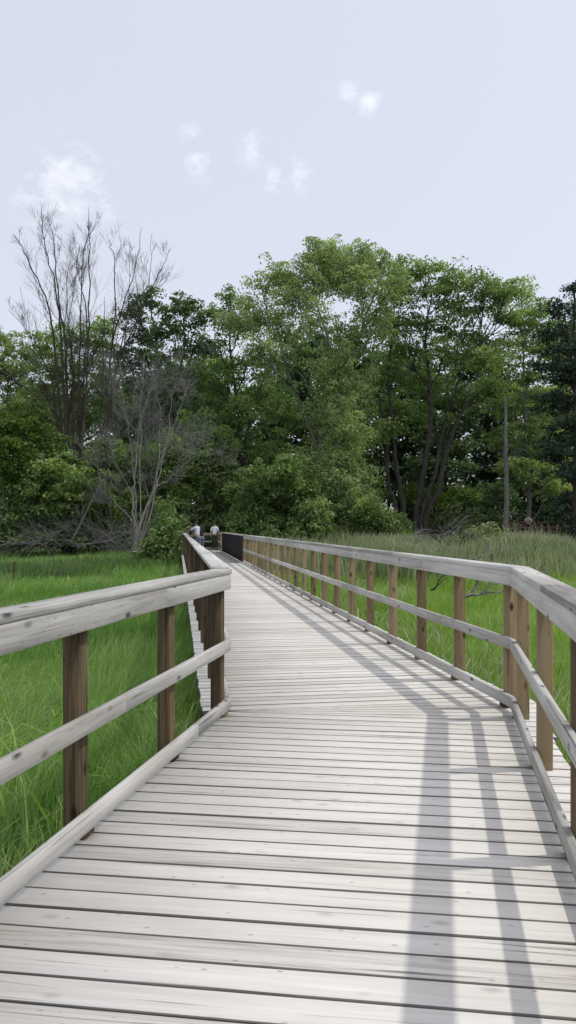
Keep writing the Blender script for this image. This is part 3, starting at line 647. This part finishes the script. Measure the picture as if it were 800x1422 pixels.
fallen('fallen_branch', 'thin dark stick leaning out of the grass between the right railing posts', [[(600, 820, 0), (610, 806, 0), (622, 794, .3)]], 18, 'dark', .03, 73)
fallen('fallen_branch', 'pale dead limb slanting across the reeds behind the right bend', [[(650, 778, 0), (672, 772, 0), (695, 765, .5)]], 28, 'grey', .04, 74)
fallen('fallen_branch', 'slanting bare limb hanging against the dark bushes left of the pale trunk', [[(98, 755, 0), (118, 715, 0), (138, 675, 0), (146, 662, .3)]], 47.5, 'dead', .07, 75)
fallen('fallen_branch', 'long bare limb slanting in from the left edge over the young tree', [[(-20, 500, 0), (20, 528, 0), (55, 555, 0), (80, 600, .5)]], 51, 'deadbrown', .09, 76, 2)
# short dark stake in the left meadow
mb = MB(); p = P(16, 806, 25.5); board(mb, (p[0], p[1], GZ - .2), (p[0] + .1, p[1], H - (780 - HY) / F * 25.5), .06, .06, side=(1, 0, 0))
o = mb.build('stake', M_post); tagobj(o, 'short dark stake standing in the left meadow grass', 'stake')

# ---------------------------------------------------------------- far footbridge on the right
def footbridge():
    Y = 56; root = empty('footbridge', P(740, 745, Y), 'dark brown footbridge with three rails in the shade at the right', 'footbridge')
    z0 = .80; xa, xb = P(706, 0, Y)[0], P(800, 0, Y)[0] + 4
    mb = MB()
    for k in range(int((xb - xa) / .15)): board(mb, (xa + k * .15, Y, z0 - .03), (xa + k * .15, Y + 1.8, z0 - .03), .14, .04)
    mb.build('deck', M_brown, root)
    mb = MB()
    for x in (Y + .05, Y + 1.75): board(mb, (xa, x, z0 - .17), (xb, x, z0 - .17), .07, .22)
    mb.build('beam', M_brown, root)
    for yy in (Y + .03, Y + 1.77):
        for zt in (1.08, .68, .36):
            mb = MB(); board(mb, (xa, yy, z0 + zt), (xb, yy, z0 + zt), .06 if zt < 1 else .13, .10 if zt < 1 else .06); mb.build('rail', M_brown, root)
        x = xa + .6
        while x < xb:
            mb = MB(); board(mb, (x, yy + .09, -.9), (x, yy + .09, z0 + 1.05), .11, .11, side=(1, 0, 0)); mb.build('post', M_brown, root); x += 1.25
footbridge()

# ---------------------------------------------------------------- people
def skinmesh(name, chains, m, parent, levels=1):
    """chains: lists of (point, radius); chains that start at an existing point join it"""
    verts, rad, edges, idx = [], [], [], {}
    for ch in chains:
        prev = None
        for p, r in ch:
            key = tuple(round(float(c), 4) for c in p)
            if key not in idx:
                idx[key] = len(verts); verts.append(key); rad.append(r)
            if prev is not None: edges.append((prev, idx[key]))
            prev = idx[key]
    me = bpy.data.meshes.new(name); me.from_pydata(verts, edges, []); me.materials.append(m)
    o = bpy.data.objects.new(name, me); link(o, parent)
    md = o.modifiers.new('skin', 'SKIN'); me.skin_vertices.new() if not me.skin_vertices else None
    for i, r in enumerate(rad):
        sv = me.skin_vertices[0].data[i]; rr = r if isinstance(r, tuple) else (r, r); sv.radius = rr; sv.use_root = (i == 0)
    md.use_smooth_shade = True
    s = o.modifiers.new('sub', 'SUBSURF'); s.levels = levels; s.render_levels = 2
    return o
def ball(name, c, r, m, parent, sq=(1, 1, 1)):
    import bmesh
    bm = bmesh.new(); bmesh.ops.create_uvsphere(bm, u_segments=16, v_segments=12, radius=1)
    for v in bm.verts: v.co = Vector((c[0] + v.co.x * r * sq[0], c[1] + v.co.y * r * sq[1], c[2] + v.co.z * r * sq[2]))
    me = bpy.data.meshes.new(name); bm.to_mesh(me); bm.free(); me.materials.append(m)
    for p in me.polygons: p.use_smooth = True
    return link(bpy.data.objects.new(name, me), parent)
def person(label, loc, yaw, shirt, legs, arms, lean=0., hgt=1.7, shorts=False, longhair=False, step=.1):
    """figure faces +Y before yaw; arms: list of (elbow, hand) for left and right in body axes"""
    k = hgt / 1.72
    root = bpy.data.objects.new('person', None); root.location = loc; root.rotation_euler = (0, 0, yaw); root.scale = (k, k, k); COL.objects.link(root)
    tagobj(root, label, 'person', 'people on the boardwalk')
    def T(x, y, z):      # lean the trunk forward from the hip
        if z > .92: dz = z - .92; y = y + dz * math.sin(lean); z = .92 + dz * math.cos(lean)
        return (x, y, z)
    hip = T(0, 0, .95); waist = T(0, .0, 1.10); chest = T(0, .0, 1.30); neckb = T(0, 0, 1.44); neck = T(0, .01, 1.50); head = T(0, .02, 1.60); crown = T(0, .015, 1.66)
    ch = [[(hip, (.135, .10)), (waist, (.12, .09)), (chest, (.145, .10)), (neckb, (.085, .07)), (neck, .05), (head, (.072, .088)), (crown, (.062, .075))]]
    sh = [[(hip, (.15, .115)), (waist, (.14, .11)), (chest, (.165, .12)), (neckb, (.10, .08))]]
    tr = [[(hip, (.148, .112)), ]]
    LG = []
    for sd, fw in ((-1, step), (1, -step)):
        h1 = (sd * .09, 0, .88); kn = (sd * .095, fw * .6 + .02, .48); an = (sd * .10, fw, .09); to = (sd * .115, fw + .15, .03)
        ch.append([(hip, (.135, .10)), (h1, .085), (kn, .055), (an, .038), (to, .03)])
        c_ = [(hip, (.148, .112)), (h1, .10), (kn, .075)]
        if not shorts: c_.append(((an[0], an[1], .12), .058))
        tr.append(c_); LG.append([((an[0], an[1] - .04, .045), .045), (to, .04)])
    for sd, (el, ha) in zip((-1, 1), arms):
        s0 = T(sd * .17, 0, 1.40); e_ = T(*el); h_ = T(*ha)
        ch.append([(neckb, (.085, .07)), (s0, .055), (e_, .038), (h_, .027)])
        m_ = tuple(s0[i] + (e_[i] - s0[i]) * .8 for i in range(3)); sh.append([(neckb, (.10, .08)), (s0, .072), (m_, .058)])
        dv_ = np.array(h_) - np.array(e_); dv_ /= np.linalg.norm(dv_); sx = np.cross(dv_, [0, 0, 1.]); sx /= np.linalg.norm(sx) + 1e-6
        palm = tuple(np.array(h_) + dv_ * .05); ch.append([(h_, .027), (palm, (.034, .022))])
        for q, fl_ in zip((-1.2, -.4, .4, 1.2), (.065, .08, .075, .06)):
            b_ = np.array(palm) + sx * q * .016; ch.append([(palm, (.034, .022)), (tuple(b_ + dv_ * .03), .0095), (tuple(b_ + dv_ * (.03 + fl_ * .6) + [0, 0, -.01]), .008)])
        tb_ = np.array(h_) + sx * .03 * sd + dv_ * .02; ch.append([(h_, .027), (tuple(tb_), .011), (tuple(tb_ + dv_ * .04 + sx * .015 * sd), .009)])
    skinmesh('body', ch, M_skin, root); skinmesh('shirt', sh, shirt, root); skinmesh('trousers', tr[1:], legs, root)
    for s_ in LG: skinmesh('shoe', [s_], M_shoe, root)
    hc = T(0, -.005, 1.655); ball('hair', hc, .092, M_hair, root, (.84, 1.02, .92))
    if longhair: ball('hair', T(0, -.06, 1.52), .1, M_hair, root, (.85, .6, 1.5))
    for sd in (-1, 1): ball('ear', T(sd * .078, .01, 1.60), .022, M_skin, root, (.5, .8, 1.2))
    ball('nose', T(0, .115, 1.595), .016, M_skin, root, (.8, 1.2, 1.3))
    for sd in (-1, 1): ball('eye', T(sd * .032, .098, 1.622), .010, M_hair, root)
    ball('mouth', T(0, .102, 1.555), .016, M_rose, root, (1.4, .5, .4))
    return root
down = [((-.23, .0, 1.14), (-.22, .08, .90)), ((.23, .0, 1.14), (.22, .08, .90))]
def at(px, Y): return ((px - 400) / F * Y, Y, 0)
person('man in white shirt and dark trousers standing at the far railing with his back turned', at(298, 48), .05, M_white, M_black, down, 0, 1.80)
person('man in light grey shirt reaching an arm over the left rail', at(274.5, 40.5), .9, M_grey, M_denim, [((-.30, .26, 1.26), (-.28, .52, 1.22)), ((.25, .12, 1.16), (.20, .33, 1.08))], .12, 1.80)
person('person in black top leaning on the left rail beside the grey shirted man', at(266, 42.5), 1.5, M_black, M_black, [((-.26, .22, 1.22), (-.18, .45, 1.18)), ((.26, .22, 1.22), (.18, .45, 1.18))], .12, 1.72)
person('dark haired person in dark clothes half hidden behind the grey shirted man', at(279.5, 43.5), .5, M_black, M_denim, down, .0, 1.64, longhair=True)
q = P(733, 0, 56.7); pr = person('person in pale top leaning on the far footbridge rail', (q[0], 56.75, .79), math.pi, M_rose, M_black, [((-.25, .2, 1.18), (-.12, .34, 1.1)), ((.25, .2, 1.18), (.12, .34, 1.1))], .1, 1.68)
del pr['group']

# ---------------------------------------------------------------- sky, sun, camera
EL = R(60); AZ = math.atan2(1.0, .10)
sun_dir = Vector((math.sin(AZ) * math.cos(EL), math.cos(AZ) * math.cos(EL), math.sin(EL)))
w = bpy.data.worlds.new('World'); sc.world = w; w.use_nodes = True; nt = w.node_tree
for n in list(nt.nodes): nt.nodes.remove(n)
out = nt.nodes.new('ShaderNodeOutputWorld'); bg = nt.nodes.new('ShaderNodeBackground')
sky = nt.nodes.new('ShaderNodeTexSky'); sky.sky_type = 'NISHITA'; sky.sun_disc = False; sky.sun_elevation = EL; sky.sun_rotation = AZ
sky.air_density = 1.0; sky.dust_density = 3.0; sky.ozone_density = 1.0; sky.altitude = 200
tc = nt.nodes.new('ShaderNodeTexCoord')
SKYPALE = (7.6, 7.8, 8.6)
skyc = mixc(nt, .66, sky.outputs[0], SKYPALE)          # thin high haze whitens the blue
nz = N(nt, 'ShaderNodeTexNoise', Scale=34, Detail=9, Roughness=.58, Distortion=.25); cmap = nt.nodes.new('ShaderNodeMapping'); cmap.inputs['Scale'].default_value = (1, 1, 1.7); cmap.inputs['Rotation'].default_value = (0, .25, 0); nt.links.new(tc.outputs['Generated'], cmap.inputs['Vector']); nt.links.new(cmap.outputs[0], nz.inputs['Vector'])
tot = None
for px, py, ra, st in ((488, 130, .024, .8), (510, 138, .026, .7), (280, 228, .030, .8), (268, 190, .026, .5), (350, 206, .030, .6), (385, 250, .030, .7), (415, 246, .032, .7), (92, 258, .070, .9), (60, 285, .05, .7), (130, 275, .045, .6), (155, 248, .03, .4)):
    d = Vector(((px - 400) / F, 1, (HY - py) / F)).normalized()
    vm = nt.nodes.new('ShaderNodeVectorMath'); vm.operation = 'DISTANCE'; nt.links.new(tc.outputs['Generated'], vm.inputs[0]); vm.inputs[1].default_value = d
    g = math_(nt, 'SUBTRACT', 1, math_(nt, 'DIVIDE', vm.outputs['Value'], ra * .9), clamp=True)
    g = math_(nt, 'MULTIPLY', g, st * 1.35)
    tot = g if tot is None else math_(nt, 'MAXIMUM', tot, g)
cm = math_(nt, 'MULTIPLY', math_(nt, 'SUBTRACT', math_(nt, 'ADD', nz.outputs[0], math_(nt, 'MULTIPLY', tot, .22)), .56), 3.4, clamp=True)
cm = math_(nt, 'MULTIPLY', cm, math_(nt, 'MULTIPLY', tot, 1.6, clamp=True), clamp=True)
skyc = mixc(nt, math_(nt, 'MULTIPLY', cm, .4), skyc, (10.2, 10.3, 10.6))
nt.links.new(skyc, bg.inputs[0]); bg.inputs[1].default_value = .15; nt.links.new(bg.outputs[0], out.inputs[0])

sl = bpy.data.lights.new('sun', 'SUN'); sl.energy = 2.0; sl.angle = R(1.1); sl.color = (1, .955, .88)
so = bpy.data.objects.new('sun', sl); COL.objects.link(so); so.rotation_mode = 'QUATERNION'; so.rotation_quaternion = sun_dir.to_track_quat('Z', 'Y')

cam = bpy.data.cameras.new('camera'); co = bpy.data.objects.new('camera', cam); COL.objects.link(co)
co.location = (0, 0, H); co.rotation_euler = (R(90), 0, 0)
cam.sensor_fit = 'VERTICAL'; cam.sensor_height = 36; cam.lens = 36 * F / 1422; cam.shift_y = (HY - 711) / 1422; cam.clip_end = 3000; cam.clip_start = .05
sc.camera = co
sc.view_settings.view_transform = 'Standard'; sc.view_settings.look = 'None'; sc.view_settings.exposure = -0.25; sc.view_settings.gamma = 1
sc.cycles.max_bounces = 6; sc.cycles.transparent_max_bounces = 4; sc.cycles.diffuse_bounces = 3
